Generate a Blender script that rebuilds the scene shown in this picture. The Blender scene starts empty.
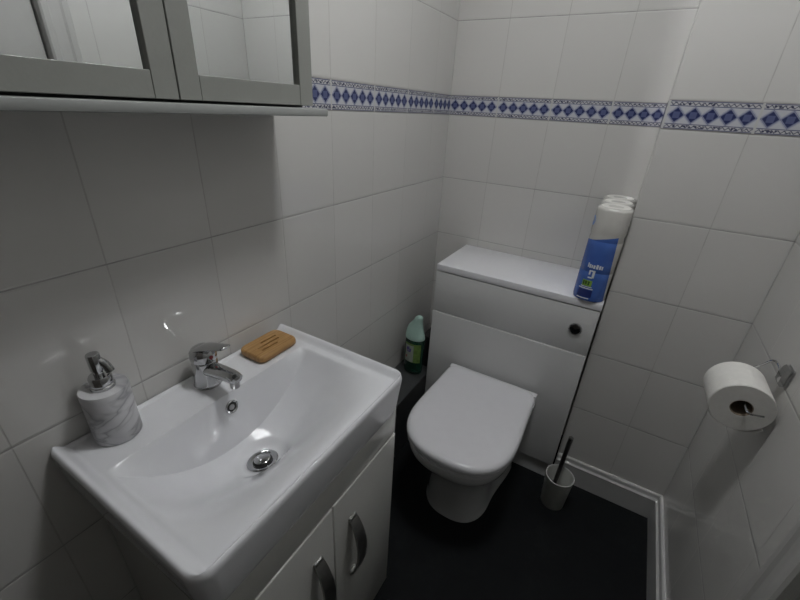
import bpy, bmesh, math, random
from mathutils import Vector, Matrix
random.seed(4)
PI = math.pi
scn = bpy.context.scene
COL = scn.collection

# ------------------------------------------------------------------ helpers
def tag(o, label=None, cat=None, group=None, kind=None):
    if label: o['label'] = label
    if cat: o['category'] = cat
    if group: o['group'] = group
    if kind: o['kind'] = kind
    return o

def thing(name, label, cat, loc=(0, 0, 0), group=None):
    o = bpy.data.objects.new(name, None)
    o.empty_display_size = .03
    COL.objects.link(o)
    o.location = loc
    return tag(o, label, cat, group)

def origin(o):
    v = Vector((0, 0, 0))
    while o is not None:
        v += o.location
        o = o.parent
    return v

def obj(name, bm, mat, parent=None, loc=None, sharp=35):
    """bm is in world coordinates; the object origin goes to its parent's origin (or loc)"""
    bmesh.ops.recalc_face_normals(bm, faces=bm.faces)
    lim = math.radians(sharp)
    for e in bm.edges:
        if len(e.link_faces) == 2:
            e.smooth = e.calc_face_angle(0) < lim
    for f in bm.faces: f.smooth = True
    off = origin(parent) if parent else Vector(loc or (0, 0, 0))
    bmesh.ops.translate(bm, verts=bm.verts, vec=-off)
    me = bpy.data.meshes.new(name)
    bm.to_mesh(me); bm.free()
    o = bpy.data.objects.new(name, me)
    COL.objects.link(o)
    for m in (mat if isinstance(mat, (list, tuple)) else [mat]): me.materials.append(m)
    if parent: o.parent = parent
    else: o.location = off
    return o

def struct(name, bm, mat, **k):
    return tag(obj(name, bm, mat, **k), kind='structure')

def box(bm, x0, x1, y0, y1, z0, z1, bev=0, seg=2, mi=0):
    r = bmesh.ops.create_cube(bm, size=1)
    vs = r['verts']
    for v in vs:
        v.co = Vector(((x0+x1)/2+v.co.x*(x1-x0), (y0+y1)/2+v.co.y*(y1-y0), (z0+z1)/2+v.co.z*(z1-z0)))
    fs = list({f for v in vs for f in v.link_faces})
    for f in fs: f.material_index = mi
    if bev:
        es = list({e for v in vs for e in v.link_edges})
        bmesh.ops.bevel(bm, geom=es, offset=bev, segments=seg, profile=.5, affect='EDGES', clamp_overlap=True)
    return bm

def loft(bm, loops, cap0=True, cap1=True, closed=True, mi=0):
    L = [[bm.verts.new(p) for p in lp] for lp in loops]
    n = len(L[0])
    for a, b in zip(L, L[1:]):
        for i in range(n if closed else n-1):
            j = (i+1) % n
            f = bm.faces.new((a[i], a[j], b[j], b[i])); f.material_index = mi
    if cap0: bm.faces.new(L[0][::-1]).material_index = mi
    if cap1: bm.faces.new(L[-1]).material_index = mi
    return L

def lathe(bm, prof, c, axis='z', n=40, closed=False, sx=1, sy=1):
    """prof: (radius, height) list"""
    cx, cy, cz = c
    def P(r, h, a):
        u, v = r*math.cos(a)*sx, r*math.sin(a)*sy
        if axis == 'z': return (cx+u, cy+v, cz+h)
        if axis == 'y': return (cx+u, cy+h, cz+v)
        return (cx+h, cy+u, cz+v)
    loops = [[P(r, h, 2*PI*i/n) for i in range(n)] for r, h in prof]
    if closed:
        loops.append(loops[0])
        loft(bm, loops, False, False)
        bmesh.ops.remove_doubles(bm, verts=bm.verts, dist=1e-6)
    else:
        loft(bm, loops)
    return bm

def tube(bm, pts, r, n=10, flat=1.0):
    """swept tube through pts; r may be a list"""
    pts = [Vector(p) for p in pts]
    if not isinstance(r, (list, tuple)): r = [r]*len(pts)
    loops = []; up = None
    for i, p in enumerate(pts):
        t = (pts[min(i+1, len(pts)-1)]-pts[max(i-1, 0)]).normalized()
        if up is None:
            up = Vector((0, 0, 1)) if abs(t.z) < .9 else Vector((1, 0, 0))
        a = t.cross(up).normalized(); b = a.cross(t).normalized(); up = b
        loops.append([p+a*r[i]*math.cos(2*PI*k/n)+b*r[i]*flat*math.sin(2*PI*k/n) for k in range(n)])
    loft(bm, loops)
    return bm

def smooth_path(pts, sub=6):
    pts = [Vector(p) for p in pts]; out = []
    for i in range(len(pts)-1):
        p0, p1, p2, p3 = pts[max(i-1, 0)], pts[i], pts[i+1], pts[min(i+2, len(pts)-1)]
        for k in range(sub):
            t = k/sub
            out.append(.5*((2*p1)+(-p0+p2)*t+(2*p0-5*p1+4*p2-p3)*t*t+(-p0+3*p1-3*p2+p3)*t**3))
    out.append(pts[-1])
    return out

def extrude_profile(bm, prof, A, B, mi=0):
    """prof: list of fn-ready points; A,B map a profile point to the two end points"""
    loft(bm, [[A(p) for p in prof], [B(p) for p in prof]], mi=mi)
    return bm

def rrect(cx, cy, hx, hy, r, z, n=6):
    out = []
    for (sx, sy, a0) in ((1, 1, 0), (-1, 1, 90), (-1, -1, 180), (1, -1, 270)):
        for k in range(n+1):
            a = math.radians(a0+90*k/n)
            out.append((cx+sx*(hx-r)+r*math.cos(a), cy+sy*(hy-r)+r*math.sin(a), z))
    return out

def ss(a, b, x):
    t = min(1, max(0, (x-a)/(b-a))); return t*t*(3-2*t)

# ------------------------------------------------------------------ materials
class NT:
    def __init__(s, name):
        s.m = bpy.data.materials.new(name); s.m.use_nodes = True
        s.t = s.m.node_tree; s.b = s.t.nodes['Principled BSDF']
    def n(s, typ, **k):
        x = s.t.nodes.new(typ)
        for a, v in k.items(): setattr(x, a, v)
        return x
    def link(s, a, b): s.t.links.new(a, b)
    def setin(s, sock, v):
        if isinstance(v, (int, float)): sock.default_value = v
        elif isinstance(v, (tuple, list)): sock.default_value = tuple(v)+((1,) if len(v) == 3 and len(sock.default_value) == 4 else ())
        else: s.link(v, sock)
    def math(s, op, a, b=0, c=0):
        x = s.n('ShaderNodeMath', operation=op)
        for i, v in enumerate((a, b, c)): s.setin(x.inputs[i], v)
        return x.outputs[0]
    def mix(s, fac, a, b):
        x = s.n('ShaderNodeMix', data_type='RGBA')
        s.setin(x.inputs[0], fac); s.setin(x.inputs[6], a); s.setin(x.inputs[7], b)
        return x.outputs[2]
    def sep(s):
        c = s.n('ShaderNodeTexCoord'); x = s.n('ShaderNodeSeparateXYZ')
        s.link(c.outputs['Object'], x.inputs[0]); return x.outputs
    def noise(s, scale, detail=3, rough=.5, dist=0, vec=None):
        c = s.n('ShaderNodeTexCoord'); x = s.n('ShaderNodeTexNoise')
        x.inputs['Scale'].default_value = scale; x.inputs['Detail'].default_value = detail
        x.inputs['Roughness'].default_value = rough; x.inputs['Distortion'].default_value = dist
        s.link(vec or c.outputs['Object'], x.inputs['Vector']); return x.outputs['Fac']
    def ramp(s, fac, stops):
        x = s.n('ShaderNodeValToRGB'); e = x.color_ramp.elements
        while len(e) < len(stops): e.new(.5)
        for k, (p, c) in zip(e, stops): k.position = p; k.color = tuple(c)+(1,)
        s.link(fac, x.inputs[0]); return x.outputs[0]
    def bump(s, h, strength=.3, dist=.01):
        x = s.n('ShaderNodeBump'); x.inputs['Strength'].default_value = strength; x.inputs['Distance'].default_value = dist
        s.link(h, x.inputs['Height']); s.link(x.outputs[0], s.b.inputs['Normal'])
    def out(s, **k):
        for a, v in k.items():
            s.setin(s.b.inputs[a.replace('_', ' ')], v)
        return s.m

def plain(name, col, rough=.4, metal=0, spec=.5, var=.04, vscale=30, coat=0, bump=0, bscale=200, **k):
    m = NT(name)
    f = m.noise(vscale, 3)
    lo = tuple(c*(1-var) for c in col); hi = tuple(min(1, c*(1+var)) for c in col)
    c = m.ramp(f, [(.3, lo), (.7, hi)])
    if bump:
        m.bump(m.noise(bscale, 2), bump, .002)
    m.out(Base_Color=c, Roughness=rough, Metallic=metal, Specular_IOR_Level=spec, Coat_Weight=coat, **k)
    return m.m

ROW = .248; Z0 = 1.36; BAND = .0714; TW = .2
TILE = (.53, .524, .503)
def tile_mat(name, ax, u0):
    m = NT(name); xyz = m.sep()
    u = m.math('DIVIDE', m.math('SUBTRACT', xyz[ax], u0), TW)
    z = xyz[2]
    above = m.math('GREATER_THAN', z, Z0+BAND*.5)
    v = m.math('DIVIDE', m.math('SUBTRACT', z, m.math('ADD', Z0, m.math('MULTIPLY', above, BAND))), ROW)
    def dist(a, size):   # distance in metres to the nearest joint
        f = m.math('FRACT', a)
        return m.math('MULTIPLY', m.math('MINIMUM', f, m.math('SUBTRACT', 1, f)), size)
    d = m.math('MINIMUM', dist(u, TW), dist(v, ROW))
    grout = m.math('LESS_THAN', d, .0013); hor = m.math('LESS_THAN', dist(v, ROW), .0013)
    edge = m.n('ShaderNodeMapRange', interpolation_type='SMOOTHSTEP')
    m.link(m.math('MINIMUM', dist(v, ROW), m.math('ADD', dist(u, TW), .0022)), edge.inputs[0]); edge.inputs[1].default_value = .0006; edge.inputs[2].default_value = .0045
    # a little tone change from tile to tile
    cv = m.n('ShaderNodeCombineXYZ')
    m.link(m.math('FLOOR', u), cv.inputs[0]); m.link(m.math('FLOOR', v), cv.inputs[1])
    wn = m.n('ShaderNodeTexWhiteNoise'); m.link(cv.outputs[0], wn.inputs[0])
    t = m.ramp(wn.outputs[0], [(0, tuple(c*.975 for c in TILE)), (1, tuple(c*1.02 for c in TILE))])
    gn = m.noise(25, 3)
    g = m.mix(hor, m.ramp(gn, [(.35, (.37, .36, .34)), (.7, (.44, .43, .41))]), m.ramp(gn, [(.35, (.26, .255, .245)), (.7, (.36, .35, .335))]))  # horizontal joints darker: groove shade put into the grout colour
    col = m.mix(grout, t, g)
    wav = m.noise(9, 2)
    h = m.math('ADD', edge.outputs[0], m.math('MULTIPLY', wav, .25))
    m.bump(h, .22, .003)
    return m.out(Base_Color=col, Roughness=m.math('ADD', .07, m.math('MULTIPLY', grout, .5)), Specular_IOR_Level=.5)

def band_mat(name, ax, u0):
    m = NT(name); xyz = m.sep()
    u = m.math('SUBTRACT', xyz[ax], u0)
    v = m.math('SUBTRACT', xyz[2], Z0+BAND/2)
    av = m.math('ABSOLUTE', v)
    piece = m.math('MULTIPLY', m.math('FRACT', m.math('DIVIDE', u, TW)), TW)
    # five diamonds sit in each 200 mm piece with a small margin
    lu = m.math('DIVIDE', m.math('SUBTRACT', piece, .004), .0384)
    fu = m.math('ABSOLUTE', m.math('SUBTRACT', m.math('FRACT', lu), .5))
    inner = m.math('LESS_THAN', av, .0205)
    a = m.math('MULTIPLY', fu, 2.0); b = m.math('DIVIDE', av, .0195)
    d = m.math('ADD', a, b)
    lt = lambda x, y: m.math('LESS_THAN', x, y)
    white = (.46, .465, .50); pale = (.27, .29, .39); mid = (.085, .10, .20); dark = (.026, .034, .10)
    c = m.mix(lt(d, 1.08), white, mid)
    c = m.mix(lt(d, 1.0), c, pale)
    c = m.mix(lt(d, .90), c, dark)
    # four point star, lighter, inside the dark diamond
    star = m.math('LESS_THAN', m.math('ADD', m.math('POWER', m.math('MAXIMUM', m.math('ABSOLUTE', m.math('SUBTRACT', a, b)), .0001), .6),
                                      m.math('MULTIPLY', d, 1.1)), 1.05)
    c = m.mix(m.math('MULTIPLY', star, lt(d, .84)), c, mid)
    # thin cross lines through the white triangles
    tri = m.math('LESS_THAN', m.math('ABSOLUTE', m.math('SUBTRACT', d, 1.2)), .035)
    c = m.mix(tri, c, pale)
    # border strip with a curly vine
    sv = m.math('SUBTRACT', av, .0275)
    wave = m.math('MULTIPLY', m.math('SINE', m.math('MULTIPLY', u, 2*PI/.0125)), .0026)
    vine = lt(m.math('ABSOLUTE', m.math('SUBTRACT', sv, wave)), .0012)
    blobs = m.n('ShaderNodeTexVoronoi'); blobs.inputs['Scale'].default_value = 125
    tc = m.n('ShaderNodeTexCoord'); m.link(tc.outputs['Object'], blobs.inputs['Vector'])
    leaf = m.math('MULTIPLY', lt(blobs.outputs['Distance'], .33), lt(m.math('ABSOLUTE', sv), .0036))
    sc = m.mix(m.math('MAXIMUM', vine, leaf), (.44, .44, .455), (.045, .05, .09))
    sc = m.mix(lt(m.math('ABSOLUTE', m.math('SUBTRACT', m.math('ABSOLUTE', sv), .0055)), .0009), sc, (.06, .07, .15))
    c = m.mix(inner, sc, c)
    # outermost rim and the joints between pieces
    c = m.mix(m.math('GREATER_THAN', av, .0338), c, (.30, .29, .28))
    pj = m.math('MINIMUM', piece, m.math('SUBTRACT', TW, piece))
    c = m.mix(lt(pj, .0028), c, (.46, .46, .45))
    return m.out(Base_Color=c, Roughness=.2)

M = {}
M['ceramic'] = plain('white_ceramic', (.665, .67, .69), .09, var=.01, coat=.5, Coat_Roughness=.05)
M['pan'] = plain('toilet_ceramic', (.56, .565, .57), .12, var=.01, coat=.4, Coat_Roughness=.06)
M['seat'] = plain('white_seat_plastic', (.60, .60, .62), .17, var=.01)
M['lacquer'] = plain('white_lacquer_panel', (.54, .545, .54), .22, var=.015, vscale=6)
M['worktop'] = plain('white_laminate_top', (.68, .68, .70), .28, var=.01)
M['vanity'] = plain('white_gloss_door', (.50, .50, .475), .16, var=.012, vscale=6)
M['chrome'] = plain('chrome', (.50, .505, .51), .07, metal=1, var=.03)
M['steel'] = plain('brushed_steel', (.42, .42, .42), .3, metal=1, var=.1, vscale=60)
M['darksteel'] = plain('satin_nickel_handle', (.30, .30, .29), .33, metal=1, var=.08)
M['brushsteel'] = plain('dark_brushed_steel', (.13, .13, .13), .28, metal=1, var=.1)
M['black'] = plain('gap_shade_black', (.02, .02, .02), .6)  # black colour standing in for shade inside gaps and holes
M['cab'] = plain('grey_painted_wood', (.225, .23, .212), .45, var=.03, vscale=12, bump=.05)
M['cabshelf'] = plain('pale_grey_shelf', (.29, .30, .29), .25, var=.02)
M['skirt'] = plain('white_gloss_paint', (.46, .46, .45), .22, var=.02)
M['paintw'] = plain('white_door_paint', (.44, .435, .42), .3, var=.02, vscale=8)
M['plaster'] = plain('white_ceiling_paint', (.5, .5, .49), .8, var=.01)
M['paper'] = plain('tissue_paper', (.62, .61, .58), .9, var=.03, vscale=80, bump=.25, bscale=350)
M['card'] = plain('brown_card_core', (.20, .155, .115), .85, var=.1, vscale=80)
M['dark_box'] = plain('dark_grey_boxing', (.035, .037, .038), .45, var=.15, vscale=14)
M['frost'] = plain('frosted_white_plastic', (.52, .53, .50), .35, var=.04)
M['bristle'] = plain('white_bristles', (.55, .55, .53), .8, var=.1, vscale=200)
M['greenliq'] = plain('dark_green_bottle', (.008, .045, .028), .16, var=.2, vscale=20, Transmission_Weight=.15)
M['mint'] = plain('pale_mint_cap', (.36, .52, .46), .3, var=.04)
M['film_plain'] = plain('clear_wrap_over_white_paper', (.68, .67, .63), .22, var=.05, vscale=14, bump=.25, bscale=40)
def mat_wrap():
    m = NT('printed_roll_wrap'); xyz = m.sep()
    f = m.noise(16, 3)
    w_ = m.ramp(f, [(.3, (.47, .46, .43)), (.7, (.54, .53, .50))])
    b_ = m.ramp(f, [(.3, (.045, .105, .36)), (.7, (.065, .14, .42))])
    side = m.math('LESS_THAN', xyz[0], m.math('SUBTRACT', .0435, m.math('MULTIPLY', xyz[2], .042)))
    low = m.math('LESS_THAN', xyz[2], m.math('ADD', .214, m.math('MULTIPLY', xyz[0], .26)))
    m.bump(m.noise(40, 2), .2, .002)
    return m.out(Base_Color=m.mix(m.math('MULTIPLY', side, low), w_, b_), Roughness=.24)
M['film'] = mat_wrap()
M['navy'] = plain('navy_print', (.018, .03, .14), .3)
M['whiteprint'] = plain('white_print', (.62, .65, .68), .4)
M['greenprint'] = plain('green_print', (.20, .36, .05), .4, var=.2, vscale=60)
M['dkgreenprint'] = plain('dark_green_print', (.03, .08, .02), .4)
M['skyprint'] = plain('bright_blue_print', (.03, .18, .55), .35)
M['lime'] = plain('lime_label', (.12, .20, .05), .4, var=.3, vscale=50)
M['labelpale'] = plain('pale_label', (.30, .33, .29), .4, var=.1, vscale=60)
M['purple'] = plain('purple_print', (.08, .05, .25), .4)
M['red'] = plain('red_mark', (.30, .02, .03), .3)
M['bluemark'] = plain('blue_mark', (.02, .06, .30), .3)

def mat_floor():
    m = NT('dark_slate_vinyl')
    a = m.noise(7, 6, .65, .4); b = m.noise(45, 4, .6)
    f = m.math('ADD', m.math('MULTIPLY', a, .7), m.math('MULTIPLY', b, .3))
    c = m.ramp(f, [(.3, (.0050, .0058, .0063)), (.55, (.0078, .0088, .0095)), (.75, (.014, .0156, .0165))])
    m.bump(b, .15, .002)
    return m.out(Base_Color=c, Roughness=.6, Specular_IOR_Level=.08)
M['floor'] = mat_floor()

def mat_marble():
    m = NT('white_marble_resin')
    c = m.n('ShaderNodeTexCoord'); mp = m.n('ShaderNodeMapping'); mp.inputs['Scale'].default_value = (1, 1, 2.3)
    mp.inputs['Rotation'].default_value = (.5, .25, .3)
    m.link(c.outputs['Object'], mp.inputs[0])
    w = m.noise(9, 3, .5, .9, mp.outputs[0])
    r = m.math('ABSOLUTE', m.math('SUBTRACT', w, .5))
    v = m.ramp(r, [(0, (.27, .27, .28)), (.02, (.41, .41, .42)), (.06, (.52, .52, .53)), (.2, (.58, .58, .59))])
    return m.out(Base_Color=v, Roughness=.28)
M['marble'] = mat_marble()

def mat_bamboo():
    m = NT('bamboo')
    c = m.n('ShaderNodeTexCoord'); mp = m.n('ShaderNodeMapping'); mp.inputs['Scale'].default_value = (260, 7, 60)
    m.link(c.outputs['Object'], mp.inputs[0])
    f = m.noise(1, 3, .6, .2, mp.outputs[0])
    col = m.ramp(f, [(.3, (.27, .14, .045)), (.5, (.36, .20, .07)), (.75, (.42, .255, .10))])
    return m.out(Base_Color=col, Roughness=.45)
M['bamboo'] = mat_bamboo()

def mat_mirror():
    m = NT('mirror_glass')
    f = m.noise(3, 2)
    c = m.ramp(f, [(.3, (.83, .86, .86)), (.7, (.86, .88, .88))])
    return m.out(Base_Color=c, Roughness=.012, Metallic=1)
M['mirror'] = mat_mirror()

def mat_lamp(strength):
    m = NT('lit_opal_diffuser')
    f = m.noise(4, 1)
    c = m.ramp(f, [(.2, (.97, .985, 1.0)), (.8, (.975, .987, 1.0))])
    return m.out(Base_Color=(.9, .9, .9), Emission_Color=c, Emission_Strength=strength)

# ------------------------------------------------------------------ the setting
W = 1.136; E = .7556; D = -.2545; YF = -2.05; H = 2.4; T = .06
MU = -.0073           # column offset on the left wall
left_m = tile_mat('white_wall_tiles_left', 1, .0473-.2+.0-.0)   # joints at y = -.153, -.353 ...
back_m = tile_mat('white_wall_tiles_back', 0, 0)
mid_m = tile_mat('white_wall_tiles_projection', 0, E-.004)
ret_m = tile_mat('white_wall_tiles_return', 1, .0)
right_m = tile_mat('white_wall_tiles_right', 1, D)

b = bmesh.new(); box(b, -T, W+T, YF-T, T, -T, 0); struct('floor', b, M['floor'])
b = bmesh.new(); box(b, -T, W+T, YF-T, T, H, H+T); struct('ceiling', b, M['plaster'])
b = bmesh.new(); box(b, -T, 0, YF-T, T, 0, H); struct('wall_left', b, left_m)
b = bmesh.new(); box(b, 0, E, 0, T, 0, H); struct('wall_back', b, back_m)
b = bmesh.new(); box(b, E, W, D, T, 0, H, .0015, 1); wa = struct('wall_alcove', b, [mid_m, ret_m])
for p in wa.data.polygons:
    if p.normal.x < -.8: p.material_index = 1
DY0, DY1, DH = -.992, -1.745, 2.0     # the doorway in the right wall
b = bmesh.new()
box(b, W, W+T, DY0+.012, T, 0, H); box(b, W, W+T, YF-T, DY1-.012, 0, H); box(b, W, W+T, DY1-.012, DY0+.012, DH+.012, H)
struct('wall_right', b, right_m)
b = bmesh.new(); box(b, 0, W, YF-T, YF, 0, H); struct('wall_front', b, plain('darkened_front_wall', (.10, .09, .08), .6))  # unseen wall behind the camera, coloured dark to cut bounced light

# border tiles
def band(name, x0, x1, y0, y1, ax, u0):
    b = bmesh.new(); box(b, x0, x1, y0, y1, Z0+.0006, Z0+BAND-.0006)
    struct(name, b, band_mat('blue_diamond_border_'+name, ax, u0))
band('trim_1', 0, .0012, YF, 0, 1, -.153)
band('trim_2', .0013, E, -.0012, 0, 0, 0)
band('trim_3', E-.001, W, D-.0012, D, 0, E+.002)
band('trim_4', W-.0012, W, -.912, D-.0013, 1, D)
band('trim_5', E-.0012, E, D, -.0013, 1, D)

# skirting with a moulded top
SK = [(0, .122), (.006, .122), (.0095, .119), (.011, .113), (.0105, .108), (.0115, .103), (.015, .0985), (.018, .0965), (.018, .0945), (.0165, .093), (.0165, 0), (0, 0)]
b = bmesh.new()
extrude_profile(b, SK, lambda p: (E+.002, D-p[0], p[1]), lambda p: (W-p[0], D-p[0], p[1]))
struct('baseboard_back', b, M['skirt'], sharp=25)
b = bmesh.new()
extrude_profile(b, SK, lambda p: (W-p[0], D-p[0]-.0002, p[1]), lambda p: (W-p[0], -.912, p[1]))
struct('baseboard_right', b, M['skirt'], sharp=25)

# door, architrave
AP = [(0, 0), (0, .012), (.004, .016), (.018, .017), (.024, .013), (.034, .0115), (.052, .015), (.058, .020), (.074, .022), (.079, .018), (.080, 0)]
b = bmesh.new()
a0 = -.912
extrude_profile(b, AP, lambda p: (W-p[1], a0-p[0], 0), lambda p: (W-p[1], a0-p[0], DH+.082-p[0]))
extrude_profile(b, AP, lambda p: (W-p[1], DY1-.0815+p[0], 0), lambda p: (W-p[1], DY1-.0815+p[0], DH+.082-p[0]))
extrude_profile(b, AP, lambda p: (W-p[1], a0-p[0], DH+.082-p[0]), lambda p: (W-p[1], DY1-.0815+p[0], DH+.082-p[0]))
struct('trim_6', b, M['paintw'], sharp=25)
b = bmesh.new(); box(b, W+.012, W+.047, DY1+.004, DY0-.004, .006, DH-.003, .002, 1)
door = struct('door_1', b, M['paintw'])
b = bmesh.new()
box(b, W+.001, W+.058, DY0, DY0+.0115, 0, DH); box(b, W+.001, W+.058, DY1-.0115, DY1, 0, DH); box(b, W+.001, W+.058, DY1-.0115, DY0+.0115, DH+.0005, DH+.0115)
obj('door_lining', b, M['paintw'], door)
b = bmesh.new()
lathe(b, [(.0, 0), (.026, 0), (.026, -.006), (.010, -.008), (.010, -.04), (.0, -.04)], (W+.012, DY1+.065, 1.0), 'x', 24)
tube(b, smooth_path([(W-.024, DY1+.065, 1.0), (W-.028, DY1+.075, 1.0), (W-.028, DY1+.18, 1.0)], 4), .009, 10)
obj('door_handle', b, M['chrome'], door)

# ceiling lamp (above the picture)
LX, LY = .62, -.92
lamp = thing('ceiling_light', 'round white ceiling lamp with a lit opal dome', 'lamp', (LX, LY, H))
b = bmesh.new(); lathe(b, [(.0, -.001), (.135, -.001), (.135, -.022), (.0, -.022)], (LX, LY, H), n=48); obj('base', b, M['plaster'], lamp)
b = bmesh.new(); lathe(b, [(.118, -.0225), (.125, -.034), (.122, -.05), (.105, -.068), (.075, -.080), (.035, -.086), (.002, -.0875)], (LX, LY, H), n=48)
obj('diffuser', b, mat_lamp(60.0), lamp)

# ------------------------------------------------------------------ pipe boxing
pb = thing('pipe_boxing', 'low dark grey boxing along the left wall, carrying the green cleaner bottle', 'boxing', (.075, -.5, 0))
b = bmesh.new(); box(b, .001, .1455, -.984, -.001, .0005, .292, .002, 1); obj('casing', b, M['dark_box'], pb)
b = bmesh.new(); box(b, .085, .1455, -.255, -.001, .2925, .455, .004, 2); obj('raised_step', b, M['dark_box'], pb)

# ------------------------------------------------------------------ toilet unit
UX0, UX1, UY = .149, .7490, -.31
tu = thing('toilet_unit', 'white back-to-wall toilet furniture unit boxed into the alcove, with a flush button', 'cabinet', (.445, -.15, 0))
b = bmesh.new(); box(b, UX0, UX1+.002, UY, -.002, .806, .832, .0015, 2); obj('worktop', b, M['worktop'], tu)
b = bmesh.new(); box(b, UX0+.001, UX0+.017, UY+.02, -.002, .001, .803); box(b, UX1-.017, UX1-.001, UY+.02, -.002, .001, .803)
box(b, UX0+.017, UX1-.017, UY+.03, UY+.04, .1, .803)
obj('carcass', b, M['lacquer'], tu)
b = bmesh.new(); box(b, UX0, UX1, UY+.002, UY+.019, .6275, .8025, .0012, 2); up = obj('upper_panel', b, M['lacquer'], tu)
b = bmesh.new(); box(b, UX0, UX1, UY-.0005, UY+.0165, .088, .6262, .0028, 3); obj('lower_panel', b, M['lacquer'], tu)
b = bmesh.new(); box(b, UX0+.004, UX1-.002, UY+.015, UY+.030, .001, .0872, .001, 1); obj('plinth', b, M['lacquer'], tu)
fb = (.690, UY+.002, .7195)
b = bmesh.new(); lathe(b, [(.0, .0005), (.0225, .0005), (.0225, -.004), (.0205, -.0055), (.0185, -.0045), (.0, -.0045)], fb, 'y', 40)
ring = obj('flush_button', b, M['chrome'], tu); ring['label'] = 'round chrome dual flush button'
b = bmesh.new(); lathe(b, [(.0, -.0045), (.0175, -.0045), (.0172, -.0065), (.0, -.0075)], fb, 'y', 40)
obj('button_cap', b, M['chrome'], ring)

# ------------------------------------------------------------------ toilet
TX = .450
def dshape(w, wr, yb, yf, fl, rc, z, n=36):
    """D outline: back edge at yb (half width wr), front tip at yf, front rounding starts fl behind the tip"""
    pts = []
    ys = yf+fl
    for k in range(6):                                 # right rear corner
        a = math.radians(90-90*k/5); pts.append((TX+wr-rc+rc*math.cos(a), yb-rc+rc*math.sin(a), z))
    for k in range(1, 7):                              # right side
        t = k/7; y = (yb-rc)*(1-t)+ys*t; pts.append((TX+wr+(w-wr)*ss(0, 1, t), y, z))
    for k in range(n+1):                               # rounded front
        a = PI*k/n; c, s = math.cos(a), math.sin(a)
        e = .80
        pts.append((TX+w*(abs(c)**e)*(1 if c >= 0 else -1), ys-fl*(abs(s)**e), z))
    for k in range(1, 7):
        t = 1-k/7; y = (yb-rc)*(1-t)+ys*t; pts.append((TX-(wr+(w-wr)*ss(0, 1, t)), y, z))
    for k in range(6):
        a = math.radians(180-90*k/5); pts.append((TX-wr+rc+rc*math.cos(a), yb-rc+rc*math.sin(a), z))
    return pts
to = thing('toilet', 'white toilet with its lid closed, fixed to the front of the boxed unit', 'toilet', (TX, -.55, 0))
b = bmesh.new()
S = [(0, .124, .150, -.692, .15), (.012, .122, .149, -.690, .15), (.03, .118, .148, -.688, .15), (.14, .115, .148, -.690, .15), (.20, .119, .149, -.708, .16), (.245, .130, .152, -.730, .17),
     (.285, .148, .158, -.768, .19), (.32, .166, .166, -.796, .195), (.345, .175, .172, -.812, .198), (.365, .1785, .174, -.818, .20), (.378, .1785, .174, -.818, .20), (.381, .175, .172, -.815, .198)]
loft(b, [dshape(w, wr, UY-.0012, yf, fl, .01, z) for z, w, wr, yf, fl in S])
obj('pan', b, M['pan'], to)
b = bmesh.new()
yb = -.352
SS = [(.383, -.004), (.3845, .0), (.396, .0005), (.3985, -.004)]
loft(b, [dshape(.184+i, .179+i, yb+.0-.002+i, -.820-i, .200, .012, z) for z, i in SS]); obj('seat', b, M['seat'], to)
b = bmesh.new()
SL = [(.4025, -.004), (.4035, .0005), (.413, .0015), (.4205, .0), (.4255, -.004), (.4285, -.0105), (.4300, -.022), (.4312, -.05), (.4320, -.10)]
loft(b, [dshape(.1855+i, .178+i, yb+.009+i*.5, -.822-i, .200+i*.3, max(.040+i, .008), z) for z, i in SL]); obj('lid', b, M['seat'], to)
b = bmesh.new(); box(b, TX-.179, TX+.178, -.356, -.331, .384, .4215, .003, 2)
obj('hinge_cover', b, M['seat'], to)

# ------------------------------------------------------------------ pack of toilet rolls on the unit
PX, PR = .7025, .0470
pk = thing('toilet_roll_pack', 'blue printed pack of white toilet rolls standing on the unit', 'toilet rolls', (PX, -.17, .832))
ycs = [-.2700, -.1770, -.0840]
def lean(z): return -.0030+.0050*(z-.832)/.3
def lobes(r, z, dip=.010, n=9):
    q = lambda v: abs(v)**.82*(1 if v >= 0 else -1)
    """outline of three rolls in a row, shrink wrapped"""
    R = []
    ya, yb = ycs[0]-r+.0, ycs[-1]+r
    pts = []
    for k in range(n*2+1):                             # front end (towards -y)
        a = PI+PI*k/(2*n); pts.append((PX+lean(z)+r*q(math.cos(a)), ycs[0]+r*q(math.sin(a)), z))
    m = 14
    for k in range(1, m):
        t = k/m; y = ycs[0]+(ycs[-1]-ycs[0])*t
        ph = ((y-ycs[0])/(ycs[1]-ycs[0])) % 1
        pts.append((PX+lean(z)+r-dip*math.sin(PI*ph)**2, y, z))
    for k in range(n*2+1):
        a = PI*k/(2*n); pts.append((PX+lean(z)+r*q(math.cos(a)), ycs[-1]+r*q(math.sin(a)), z))
    for k in range(1, m):
        t = 1-k/m; y = ycs[0]+(ycs[-1]-ycs[0])*t
        ph = ((y-ycs[0])/(ycs[1]-ycs[0])) % 1
        pts.append((PX+lean(z)-r+dip*math.sin(PI*ph)**2, y, z))
    return pts
b = bmesh.new()
prof = [(.8325, .038), (.835, .0480), (.845, .0500), (.9325, .0502), (.9335, .0497), (.9345, .0502), (1.0345, .0504), (1.0355, .0499), (1.0365, .0504), (1.128, .0506), (1.1345, .0488), (1.1375, .044)]
zz = []
for i in range(len(prof)-1):
    (z0, r0), (z1, r1) = prof[i], prof[i+1]
    k = 4 if z1-z0 > .05 else 1
    for j in range(k): zz.append((z0+(z1-z0)*j/k, r0+(r1-r0)*j/k))
zz.append(prof[-1])
zz = sorted(set(zz+[(1.046, .0482)]))
loft(b, [lobes(r, z) for z, r in zz])
wrap = obj('wrapper', b, M['film'], pk, sharp=60)
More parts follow.
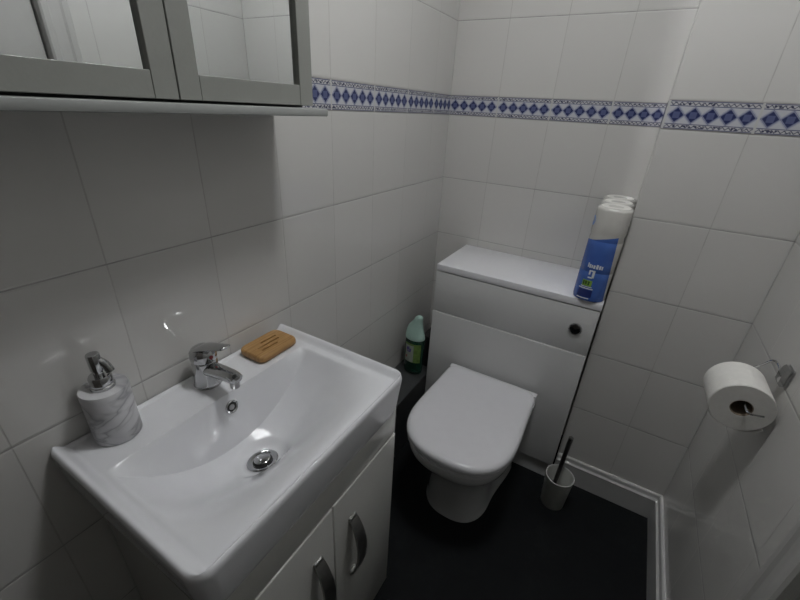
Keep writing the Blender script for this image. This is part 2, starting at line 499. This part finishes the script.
for yc in ycs:
    b = bmesh.new()
    z = 1.1375
    lathe(b, [(.018, -.09), (.0385, -.09), (.0425, -.004), (.0415, .001), (.038, .0026), (.030, .0022), (.022, .0004), (.018, -.004)], (PX+lean(z), yc, z), n=40, closed=True)
    obj('roll', b, M['paper'], pk)
# print on the front of the pack: curved patches just proud of the wrap
def patch(name, a0, a1, z0, z1, mat, h=.0007, zc=None, tilt=0):
    b = bmesh.new(); n = 8
    loops = []
    q = lambda v: abs(v)**.82*(1 if v >= 0 else -1)
    rz = lambda z: .0500+(z-.845)*.0021
    for k in range(n+1):
        a = math.radians(a0+(a1-a0)*k/n)
        P = lambda z, e: (PX+lean(z)+(rz(z)+e)*q(math.cos(a)), ycs[0]+(rz(z)+e)*q(math.sin(a)), z)
        loops.append([P(z0, h), P(z1, h), P(z1, h-.0022), P(z0, h-.0022)])
    loft(b, loops); return obj(name, b, mat, pk)
# angles: 180 left, 270 straight to the front, 360 right
patch('printed_panel', 232, 276, .848, .873, M['navy'])
patch('printed_line', 230, 276, .876, .879, M['whiteprint'])
patch('printed_line', 232, 272, .842, .8445, M['whiteprint'])
patch('printed_badge', 240, 270, .8865, .906, M['greenprint'])
for k, (a, w_) in enumerate(((243, 5), (251, 6), (260, 5))): patch('badge_mark', a, a+w_, .890+.002*(k % 2), .903, M['dkgreenprint'], .0011)
patch('printed_line', 238, 272, .8825, .8845, M['whiteprint'])
for a, w_, z0, z1 in ((243, 4, .950, .964), (249, 5, .948, .960), (256, 4, .949, .959), (262, 5, .948, .959), (269, 4, .948, .962), (275, 5, .948, .960), (282, 4, .948, .959)):
    patch('printed_lettering', a, a+w_, z0, z1, M['whiteprint'])
patch('printed_numeral', 254, 270, .937, .941, M['whiteprint']); patch('printed_numeral', 254, 259, .926, .937, M['whiteprint'])
patch('printed_numeral', 265, 270, .916, .937, M['whiteprint']); patch('printed_numeral', 254, 267, .914, .918, M['whiteprint'])
# round bright blue mark on the left side
b = bmesh.new()
lp = []
for k in range(20):
    a = 2*PI*k/20; ang = math.radians(196)+math.cos(a)*.0135/PR
    lp.append((ang, 1.092+.0155*math.sin(a)))
q = lambda v: abs(v)**.82*(1 if v >= 0 else -1)
loft(b, [[(PX+lean(z)+e*q(math.cos(t)), ycs[0]+e*q(math.sin(t)), z) for t, z in lp] for e in (.0485, .0512)])
obj('printed_dot', b, M['skyprint'], pk)

# ------------------------------------------------------------------ cleaner bottle
BX, BY, BZ = .082, -.318, .2925
cb = thing('cleaner_bottle', 'green toilet cleaner bottle with a pale angled cap on the dark boxing', 'bottle', (BX, BY, BZ))
def oval(cx, cy, rx, ry, z, n=28): return [(cx+rx*math.cos(2*PI*k/n), cy+ry*math.sin(2*PI*k/n), z) for k in range(n)]
b = bmesh.new()
loft(b, [oval(BX, BY, rx, ry, BZ+z) for z, rx, ry in ((.0005, .036, .024), (.006, .042, .029), (.02, .0445, .031), (.14, .0445, .031), (.166, .0435, .030), (.176, .040, .028), (.183, .036, .026))])
obj('body', b, M['greenliq'], cb)
b = bmesh.new()
loft(b, [oval(BX+dx, BY-dx*.4, rx, ry, BZ+z) for z, rx, ry, dx in ((.178, .0445, .031, 0), (.184, .046, .032, 0), (.199, .044, .030, -.001), (.218, .040, .028, -.002), (.236, .034, .025, -.001), (.25, .0285, .022, .003), (.263, .023, .019, .008), (.277, .0195, .017, .013), (.288, .0165, .015, .016), (.294, .010, .009, .018))])
obj('cap', b, M['mint'], cb)
def bpatch(name, a0, a1, z0, z1, mat, h=.0006):
    b = bmesh.new(); n = 8; lp = []
    for k in range(n+1):
        a = math.radians(a0+(a1-a0)*k/n); c, s = math.cos(a), math.sin(a)
        f = lambda e, z: (BX+(.0445+e)*c, BY+(.031+e)*s, BZ+z)
        lp.append([f(h, z0), f(h, z1), f(-.002, z1), f(-.002, z0)])
    loft(b, lp); return obj(name, b, mat, cb)
bpatch('label', 225, 332, .066, .160, M['lime'])
bpatch('label_panel', 228, 285, .068, .152, M['labelpale'], .0010)
for a, w_, z0, z1 in ((240, 9, .124, .140), (251, 8, .128, .144), (261, 9, .122, .136), (245, 22, .118, .123)): bpatch('label_lettering', a, a+w_, z0, z1, M['purple'], .0014)
bpatch('label_mark', 236, 246, .086, .098, M['red'], .0014)

# ------------------------------------------------------------------ toilet brush and holder
HX, HY = .784, -.401
bh = thing('toilet_brush_holder', 'frosted white toilet brush pot on the floor beside the unit', 'brush holder', (HX, HY, 0))
b = bmesh.new()
lathe(b, [(.0405, .0008), (.043, .004), (.0505, .144), (.0515, .1465), (.0505, .148), (.0485, .1465), (.0475, .142), (.0405, .006), (.001, .005), (.001, .0008)], (HX, HY, 0), n=48, closed=True)
obj('pot', b, M['frost'], bh)
b = bmesh.new()
lathe(b, [(.0508, .1435), (.0522, .1455), (.0518, .1488), (.0498, .1492), (.0486, .1475), (.0487, .1455)], (HX, HY, 0), n=48, closed=True)
obj('rim', b, M['skirt'], bh)
tb = thing('toilet_brush', 'toilet brush with a steel stick handle leaning in the frosted pot', 'toilet brush', (HX-.006, HY+.01, .008))
p0 = Vector((HX-.012, HY-.006, .03)); p1 = Vector((HX-.003, HY+.030, .312))
b = bmesh.new(); tube(b, [p0, p0.lerp(p1, .3), p0.lerp(p1, .985), p1], [.0075, .0078, .0085, .0075], 16); obj('handle', b, M['brushsteel'], tb)
b = bmesh.new(); tube(b, [p1-(p1-p0).normalized()*.0005, p1+(p1-p0).normalized()*.004], [.0086, .0080], 16); obj('end_cap', b, M['steel'], tb)
b = bmesh.new(); lathe(b, [(.008, .009), (.026, .012), (.029, .022), (.029, .058), (.024, .068), (.008, .072)], (HX-.010, HY-.003, 0), n=20); obj('brush_head', b, M['bristle'], tb)

# ------------------------------------------------------------------ roll holder and toilet roll
RX, RY0, RY1, RZ, RR = 1.0685, -.664, -.556, .817, .0590
rh = thing('toilet_roll_holder', 'chrome wire toilet roll holder fixed to the tiled right wall', 'roll holder', (W, -.592, .884))
b = bmesh.new(); box(b, W-.0045, W-.0005, -.617, -.580, .866, .912, .003, 2); obj('wall_plate', b, M['steel'], rh)
b = bmesh.new()
cp = [(W-.0050, .911), (W-.010, .913), (W-.014, .908), (W-.017, .893), (W-.0165, .876), (W-.0120, .868), (W-.0050, .869)]
extrude_profile(b, cp, lambda p: (p[0], -.612, p[1]), lambda p: (p[0], -.586, p[1])); obj('cover', b, M['chrome'], rh)
b = bmesh.new()
path = smooth_path([(W-.014, -.586, .894), (W-.017, -.566, .901), (W-.022, -.550, .897), (W-.036, -.544, .874), (RX+.006, -.543, .848), (RX+.001, -.545, .8355), (RX, -.553, .8328), (RX, -.58, .8328), (RX, -.63, .8328), (RX+.001, -.660, .830), (RX+.005, -.678, .8235), (RX+.013, -.686, .8225), (RX+.032, -.688, .8275)], 5)
tube(b, path, .0024, 8); obj('wire', b, M['chrome'], rh)
tr = thing('toilet_roll', 'part-used white toilet roll hanging on the chrome wall holder', 'toilet roll', (RX, (RY0+RY1)/2, RZ))
b = bmesh.new()
lathe(b, [(.0208, 0), (RR-.0015, 0), (RR, .002), (RR, .106), (RR-.0015, .108), (.0208, .108)], (RX, RY0, RZ), 'y', 56, closed=True); obj('paper', b, M['paper'], tr)
b = bmesh.new()
lathe(b, [(.0190, .001), (.0205, .001), (.0205, .107), (.0190, .107)], (RX, RY0, RZ), 'y', 40, closed=True); obj('core', b, M['card'], tr)
b = bmesh.new(); lp = []
for k in range(9):
    a = math.radians(-85+6*k); r = RR+.0008+.00010*k*k
    p = (RX+r*math.cos(a), RZ+r*math.sin(a)); q = (RX+(r-.0006)*math.cos(a), RZ+(r-.0006)*math.sin(a))
    lp.append([(p[0], RY0+.001, p[1]), (p[0], RY1-.001, p[1]), (q[0], RY1-.001, q[1]), (q[0], RY0+.001, q[1])])
loft(b, lp); obj('loose_sheet', b, M['paper'], tr)

# ------------------------------------------------------------------ vanity unit
VX, VY0, VY1, VG = .378, -.992, -1.484, -1.2375
vu = thing('vanity_unit', 'white two-door vanity cupboard under the washbasin', 'cabinet', (.19, VG, 0))
b = bmesh.new()
box(b, .004, VX-.020, VY1, VY0, .001, .655, .001, 1)
for y_ in (VY1, VY0-.016): box(b, .004, VX-.020, y_, y_+.016, .655, .7205)
obj('carcass', b, M['vanity'], vu)
b = bmesh.new(); box(b, VX-.0195, VX, VY1, VY0, .6395, .7215, .0012, 2); obj('fascia', b, M['vanity'], vu)
for (y0, y1, hy) in ((VG+.0015, VY0, -1.176), (VY1, VG-.0015, -1.292)):
    b = bmesh.new(); box(b, VX-.0195, VX+.0022, y0, y1, .008, .6375, .0028, 3)
    d = obj('door', b, M['vanity'], vu)
    b = bmesh.new(); n = 18; lp = []
    zc, hl, out = .435, .105, .030
    for k in range(n+1):
        t = -1+2*k/n
        z = zc+hl*t; x = VX+.0028+out*(1-t*t)**.8
        # a flat strap, wider in the middle, bowed away from the door
        w = .0115+.0050*(1-t*t); th = .0026
        nz = 1.3*t*.28
        lp.append([(x-th, hy-w, z), (x-th, hy+w, z), (x+th, hy+w, z), (x+th, hy-w, z)])
    loft(b, lp)
    for s in (-1, 1): box(b, VX+.0024, VX+.009, hy-.0113, hy+.0113, zc+s*(hl-.004)-.007, zc+s*(hl-.004)+.007, .0015, 1)
    obj('handle', b, M['darksteel'], d)

# ------------------------------------------------------------------ washbasin
BX0, BX1, BY0, BY1, ZR = .003, .396, -.988, -1.516, .830
wb = thing('washbasin', 'white ceramic washbasin with a wide shallow bowl on the vanity cupboard', 'basin', (.2, VG, .676))
yc = -1.256; hw = .226
def zbasin(x, y):
    s = min(BX1-x, BY0-y, y-BY1)
    deck = .8165
    t = abs((y-yc)/hw)
    par = max(0, 1-t**2.15)
    cl = min(1, max(0, (x-.112)/.022)); cl = .75*cl+.25*cl*cl*(3-2*cl)
    fr = 1-ss(.205, .378, x)**.9
    fr = max(0, fr)
    z = deck-.124*par*cl*fr
    lift = .0135*max(1-ss(.004, .026, min(BY0-y, y-BY1)), 1-ss(.003, .014, BX1-x))
    lift = max(lift, .003*(1-ss(.003, .010, x-BX0)))
    z += lift
    z -= .003*max(0, 1-s/.004)**2
    return z
def zdr(x, y):
    return zd+zgx*(x-DRX)+zgy*(y-DRY)
def zflat(x, y):
    k = ss(.034, .062, math.hypot(x-DRX, y-DRY))
    return zbasin(x, y)*k+zdr(x, y)*(1-k)
def corner(x, y):
    for (cx, sx, r) in ((BX1, 1, .030), (BX0, -1, .010)):
        for (cy, sy) in ((BY0, 1), (BY1, -1)):
            ox, oy = cx-sx*r, cy-sy*r
            u, v = (x-ox)*sx/r, (y-oy)*sy/r
            if u > 0 and v > 0:
                return ox+sx*r*u*math.sqrt(1-v*v/2), oy+sy*r*v*math.sqrt(1-u*u/2)
    return x, y
def axis_pts(a, b, marks):
    out = [a]
    for m_, n_ in marks:
        s0 = out[-1]
        out += [s0+(m_-s0)*(k+1)/n_ for k in range(n_)]
    return out
xs = axis_pts(BX0, BX1, [(BX0+.004, 3), (BX0+.012, 4), (.108, 8), (.112, 3), (.134, 12), (.137, 2), (.26, 30), (BX1-.030, 18), (BX1-.012, 9), (BX1, 8)])
ys = axis_pts(BY1, BY0, [(BY1+.012, 8), (BY1+.030, 9), (BY1+.06, 8), (BY0-.06, 90), (BY0-.030, 8), (BY0-.012, 9), (BY0, 8)])
DRX, DRY = .212, -1.262
zd = zbasin(DRX, DRY)-.003
zgx = .55*(zbasin(DRX+.03, DRY)-zbasin(DRX-.03, DRY))/.06; zgy = (zbasin(DRX, DRY+.03)-zbasin(DRX, DRY-.03))/.06
b = bmesh.new(); G = []
for x in xs:
    row = []
    for y in ys:
        X, Y = corner(x, y)
        row.append(b.verts.new((X, Y, zflat(x, y))))
    G.append(row)
nx, ny = len(xs), len(ys)
for i in range(nx-1):
    for j in range(ny-1): b.faces.new((G[i][j], G[i+1][j], G[i+1][j+1], G[i][j+1]))
ring = [G[i][0] for i in range(nx)]+[G[nx-1][j] for j in range(1, ny)]+[G[i][ny-1] for i in range(nx-2, -1, -1)]+[G[0][j] for j in range(ny-2, 0, -1)]
cxm, cym = (BX0+BX1)/2, (BY0+BY1)/2
prev = ring
for dz, sh in ((.002, -.0008), (.006, -.0016), (.012, -.0016), (.05, .002), (.085, .005), (.100, .008), (.108, .013)):
    # sh > 0 pulls the skirt inwards towards the bottom
    cur = []
    for v in ring:
        x, y = v.co.x, v.co.y
        fx = 1-2*sh/(BX1-BX0); fy = 1-2*sh/(BY0-BY1)
        cur.append(b.verts.new((max(BX0, cxm+(x-cxm)*fx) if x > cxm else BX0+(x-BX0)*1, cym+(y-cym)*fy, v.co.z-dz if dz < .02 else ZR-dz)))
    n = len(ring)
    for k in range(n):
        b.faces.new((prev[k], prev[(k+1) % n], cur[(k+1) % n], cur[k]))
    prev = cur
for sc_, z_ in ((.80, ZR-.108), (.77, .668), (.70, .660)):   # the hidden underside sits inside the cupboard
    cur = [b.verts.new((cxm+(v.co.x-cxm)*sc_, cym+(v.co.y-cym)*sc_, z_)) for v in ring]
    for k in range(len(ring)): b.faces.new((prev[k], prev[(k+1) % len(ring)], cur[(k+1) % len(ring)], cur[k]))
    prev = cur
b.faces.new(prev)
obj('bowl', b, M['ceramic'], wb, sharp=50)
# waste
wn = Vector((-zgx, -zgy, 1)).normalized()
wrot = Vector((0, 0, 1)).rotation_difference(wn).to_matrix().to_4x4()
def seat_waste(bm): bmesh.ops.transform(bm, matrix=Matrix.Translation((DRX, DRY, zd)) @ wrot, verts=bm.verts); return bm
b = bmesh.new(); lathe(b, [(.0195, .0012), (.031, .0005), (.0325, .0022), (.030, .0042), (.024, .0034), (.0195, .0008)], (0, 0, 0), n=40, closed=True)
ws = obj('waste_ring', seat_waste(b), M['chrome'], wb)
b = bmesh.new(); lathe(b, [(.0, -.001), (.0235, -.001), (.0235, .0012), (.0, .0012)], (0, 0, 0), n=32); obj('waste_gap_shade', seat_waste(b), M['black'], ws)  # black disc painting the shade around the plug
b = bmesh.new(); lathe(b, [(.0, .0015), (.012, .0015), (.0165, .0045), (.0170, .0062), (.0150, .0078), (.0, .0088)], (0, 0, 0), n=40); obj('waste_plug', seat_waste(b), M['chrome'], ws)
# overflow
oy, oz = -1.250, .784
def xcliff(z):
    lo, hi = .112, .134
    for _ in range(40):
        mid = (lo+hi)/2
        if zbasin(mid, oy) > z: lo = mid
        else: hi = mid
    return lo
ox = xcliff(oz)
sl = (xcliff(oz-.01)-xcliff(oz+.01))/.02
rot = Matrix.Rotation(-math.atan(sl), 4, 'Y')
def place(bm): bmesh.ops.transform(bm, matrix=Matrix.Translation((ox, oy, oz)) @ rot, verts=bm.verts); return bm
b = bmesh.new(); lathe(b, [(.0105, -.001), (.0150, -.001), (.0150, .0025), (.0132, .0038), (.0105, .002)], (0, 0, 0), 'x', 36, closed=True); ov = obj('overflow_ring', place(b), M['chrome'], wb)
b = bmesh.new(); lathe(b, [(.0, -.001), (.0107, -.001), (.0107, .0012), (.0, .0012)], (0, 0, 0), 'x', 32); obj('overflow_hole_shade', place(b), M['black'], ov)  # flat black disc painting the darkness inside the overflow
b = bmesh.new(); lathe(b, [(.0, .0015), (.0062, .0015), (.0060, .0028), (.0, .0034)], (0, -.001, .0), 'x', 28); obj('overflow_centre', place(b), M['steel'], ov)

# ------------------------------------------------------------------ tap
AX, AY = .048, -1.248
AZ = zbasin(AX, AY)
tp = thing('basin_tap', 'chrome single lever mixer tap on the back edge of the washbasin', 'tap', (AX, AY, AZ))
b = bmesh.new()
lathe(b, [(.0, .0005), (.0285, .0005), (.0295, .003), (.0275, .007), (.0258, .03), (.0258, .058), (.0245, .0620), (.0, .0620)], (AX, AY, AZ), n=40)
obj('body', b, M['chrome'], tp)
b = bmesh.new()
sp = smooth_path([(AX+.006, AY, AZ+.040), (AX+.03, AY-.001, AZ+.0465), (AX+.060, AY-.002, AZ+.0525), (AX+.088, AY-.003, AZ+.0565), (AX+.102, AY-.0035, AZ+.0555), (AX+.109, AY-.004, AZ+.0505)], 4)
rs = [.0185-.0040*min(1, k/(len(sp)-6)) for k in range(len(sp))]
rs[-1] = .006; rs[-2] = .0095; rs[-3] = .0115
tube(b, sp, rs, 20, .85); obj('spout', b, M['chrome'], tp)
b = bmesh.new(); lathe(b, [(.0, .0), (.0088, .0), (.0095, .002), (.0095, .014), (.0, .014)], (AX+.097, AY-.0035, AZ+.0335), n=28)
obj('aerator', b, M['steel'], tp)
b = bmesh.new()                                         # lever: domed head running into a thin blade
zb = AZ+.0630
lathe(b, [(.0, 0), (.0255, 0), (.0268, .005), (.0268, .012), (.0258, .019), (.0218, .0255), (.0138, .0305), (.0045, .0325), (.0005, .0327)], (AX, AY, zb), n=36)
lv = smooth_path([(AX-.012, AY, zb+.0205), (AX+.008, AY+.001, zb+.0300), (AX+.026, AY+.002, zb+.0365), (AX+.044, AY+.003, zb+.0425), (AX+.062, AY+.004, zb+.0480), (AX+.072, AY+.005, zb+.0510), (AX+.076, AY+.005, zb+.0520)], 4)
wid = [.0225, .0225, .022, .0215, .0205, .0195, .0185, .0175, .0165, .016, .0155, .0150, .0148, .0146, .0145, .0144, .0143, .014, .0138, .0135, .013, .012, .010, .007, .003]
loops = []
for p, w_ in zip(lv, wid):
    th = .0080 if p.x < AX+.02 else .0080-.0045*ss(AX+.02, AX+.08, p.x)
    if w_ < .0125: th *= w_/.0125
    loops.append([(p.x, p.y+w_*math.cos(2*PI*k/16), p.z+th*math.sin(2*PI*k/16)) for k in range(16)])
loft(b, loops)
lever = obj('lever', b, M['chrome'], tp)
b = bmesh.new(); lathe(b, [(.0, -.001), (.0042, -.001), (.0042, .0012), (.0, .0016)], (AX+.0265, AY, zb+.0125), 'x', 20); obj('temperature_mark', b, M['red'], lever)

# ------------------------------------------------------------------ soap dish
SX, SY = .056, -1.083
SZ = zbasin(SX, SY)+.0008
b = bmesh.new()
def cap_with_holes(bm, outer, holes):
    edges = []; allv = []
    for lp in [outer]+holes:
        for k in range(len(lp)): edges.append(bm.edges.get((lp[k], lp[(k+1) % len(lp)])) or bm.edges.new((lp[k], lp[(k+1) % len(lp)])))
    bmesh.ops.triangle_fill(bm, use_beauty=True, use_dissolve=False, edges=edges)
prof = [(.0, -.005), (.0015, -.002), (.005, 0), (.013, 0), (.0165, -.0012), (.0185, -.0035)]
L = loft(b, [rrect(SX, SY, .041+i, .060+i, .017, SZ+z) for z, i in prof], False, False)
slots_t, slots_b = [], []
for (sx, sy, hl) in ((-.013, .010, .024), (.001, -.002, .033), (.015, -.010, .024)):
    T_ = [b.verts.new(p) for p in rrect(SX+sx, SY+sy, .0022, hl, .0021, SZ+.0185, 4)]
    B_ = [b.verts.new(p) for p in rrect(SX+sx, SY+sy, .0022, hl, .0021, SZ, 4)]
    for k in range(len(T_)): b.faces.new((T_[k], T_[(k+1) % len(T_)], B_[(k+1) % len(B_)], B_[k]))
    slots_t.append(T_); slots_b.append(B_)
cap_with_holes(b, L[-1], slots_t); cap_with_holes(b, L[0], slots_b)
sd = obj('soap_dish', b, M['bamboo'], loc=(SX, SY, SZ))
tag(sd, 'wooden soap dish with slots on the back corner of the washbasin', 'soap dish')

# ------------------------------------------------------------------ soap dispenser
QX, QY = .042, -1.427
QZ = zbasin(QX, QY)+.0006
ds = thing('soap_dispenser', 'round white and grey marbled soap dispenser with a chrome pump on the washbasin', 'soap dispenser', (QX, QY, QZ))
b = bmesh.new(); lathe(b, [(.0, 0), (.0345, 0), (.0365, .002), (.0365, .1025), (.0355, .1045), (.0, .1045)], (QX, QY, QZ), n=56)
obj('bottle', b, M['marble'], ds, sharp=50)
b = bmesh.new(); lathe(b, [(.0, .1048), (.0185, .1048), (.0185, .110), (.0172, .1115), (.0172, .126), (.0155, .129), (.0, .129)], (QX, QY, QZ), n=36); col = obj('collar', b, M['chrome'], ds)
b = bmesh.new(); lathe(b, [(.0, .1292), (.0075, .1292), (.0075, .146), (.0, .146)], (QX, QY, QZ), n=24)
lathe(b, [(.0, .140), (.0095, .140), (.0098, .1455), (.0100, .169), (.0092, .1705), (.0, .1708)], (QX, QY, QZ), n=30)
tube(b, smooth_path([(QX+.000, QY+.000, QZ+.161), (QX+.004, QY+.006, QZ+.155), (QX+.0075, QY+.011, QZ+.146), (QX+.010, QY+.014, QZ+.1335)], 4), .0068, 14)
obj('pump_head', b, M['chrome'], ds)

# ------------------------------------------------------------------ mirror cabinet
CX, CY0, CY1, CZ0, CZ1 = .136, -.973, -1.531, 1.3695, 2.02
mc = thing('mirror_cabinet', 'grey two-door mirror cabinet with a shelf on the wall above the washbasin', 'cabinet', (.0, VG, CZ0))
b = bmesh.new(); box(b, .0015, CX-.022, CY1+.002, CY0-.002, CZ0, CZ1, .001, 1); obj('carcass', b, M['cab'], mc)
b = bmesh.new(); box(b, .0015, .158, CY1-.035, CY0+.020, 1.3515, 1.3655, .0025, 2); obj('shelf', b, M['cabshelf'], mc)
b = bmesh.new(); box(b, .0015, CX-.026, CY1+.004, CY0-.004, 1.3658, 1.3693); obj('gap_shade_strip', b, M['black'], mc)  # black strip painting the shaded gap between cabinet and shelf
mid = -1.2545; ST = .0345
for (y0, y1) in ((mid+.001, CY0), (CY1, mid-.001)):
    z0, z1 = CZ0, CZ1
    b = bmesh.new()
    box(b, CX-.020, CX, y0, y0+ST, z0, z1, .0008, 1); box(b, CX-.020, CX, y1-ST, y1, z0, z1, .0008, 1)
    box(b, CX-.020, CX-.0003, y0+ST+.0004, y1-ST-.0004, z0, z0+ST, .0008, 1); box(b, CX-.020, CX-.0003, y0+ST+.0004, y1-ST-.0004, z1-ST, z1, .0008, 1)
    d = obj('door', b, M['cab'], mc)
    b = bmesh.new(); box(b, CX-.018, CX-.0085, y0+ST-.001, y1-ST+.001, z0+ST-.001, z1-ST+.001); obj('mirror', b, M['mirror'], d)

# ------------------------------------------------------------------ camera
cam = bpy.data.cameras.new('camera'); co = bpy.data.objects.new('camera', cam); COL.objects.link(co)
Rr = Vector((.8594667, .50869776, .05043391)); Rd = Vector((.26429307, -.35773779, -.89564103)); Rf = Vector((-.43756846, .78310297, -.44190901))
m3 = Matrix((Rr, -Rd, -Rf)).transposed()
co.matrix_world = Matrix.Translation((.7329, -1.63872, 1.37525)) @ m3.to_4x4()
cam.sensor_width = 36; cam.lens = 389.845/800*36; cam.clip_start = .01
scn.camera = co
scn.cycles.blur_glossy = 0.1
scn.cycles.sample_clamp_indirect = 0

# dim bounce from the world is nil: the room is closed
w = bpy.data.worlds.new('world'); scn.world = w; w.use_nodes = True
w.node_tree.nodes['Background'].inputs[0].default_value = (.5, .5, .5, 1); w.node_tree.nodes['Background'].inputs[1].default_value = .05
scn.view_settings.view_transform = 'Standard'
scn.view_settings.look = 'None'
scn.view_settings.gamma = 1
scn.view_settings.use_curve_mapping = False
scn.view_settings.exposure = 0.0
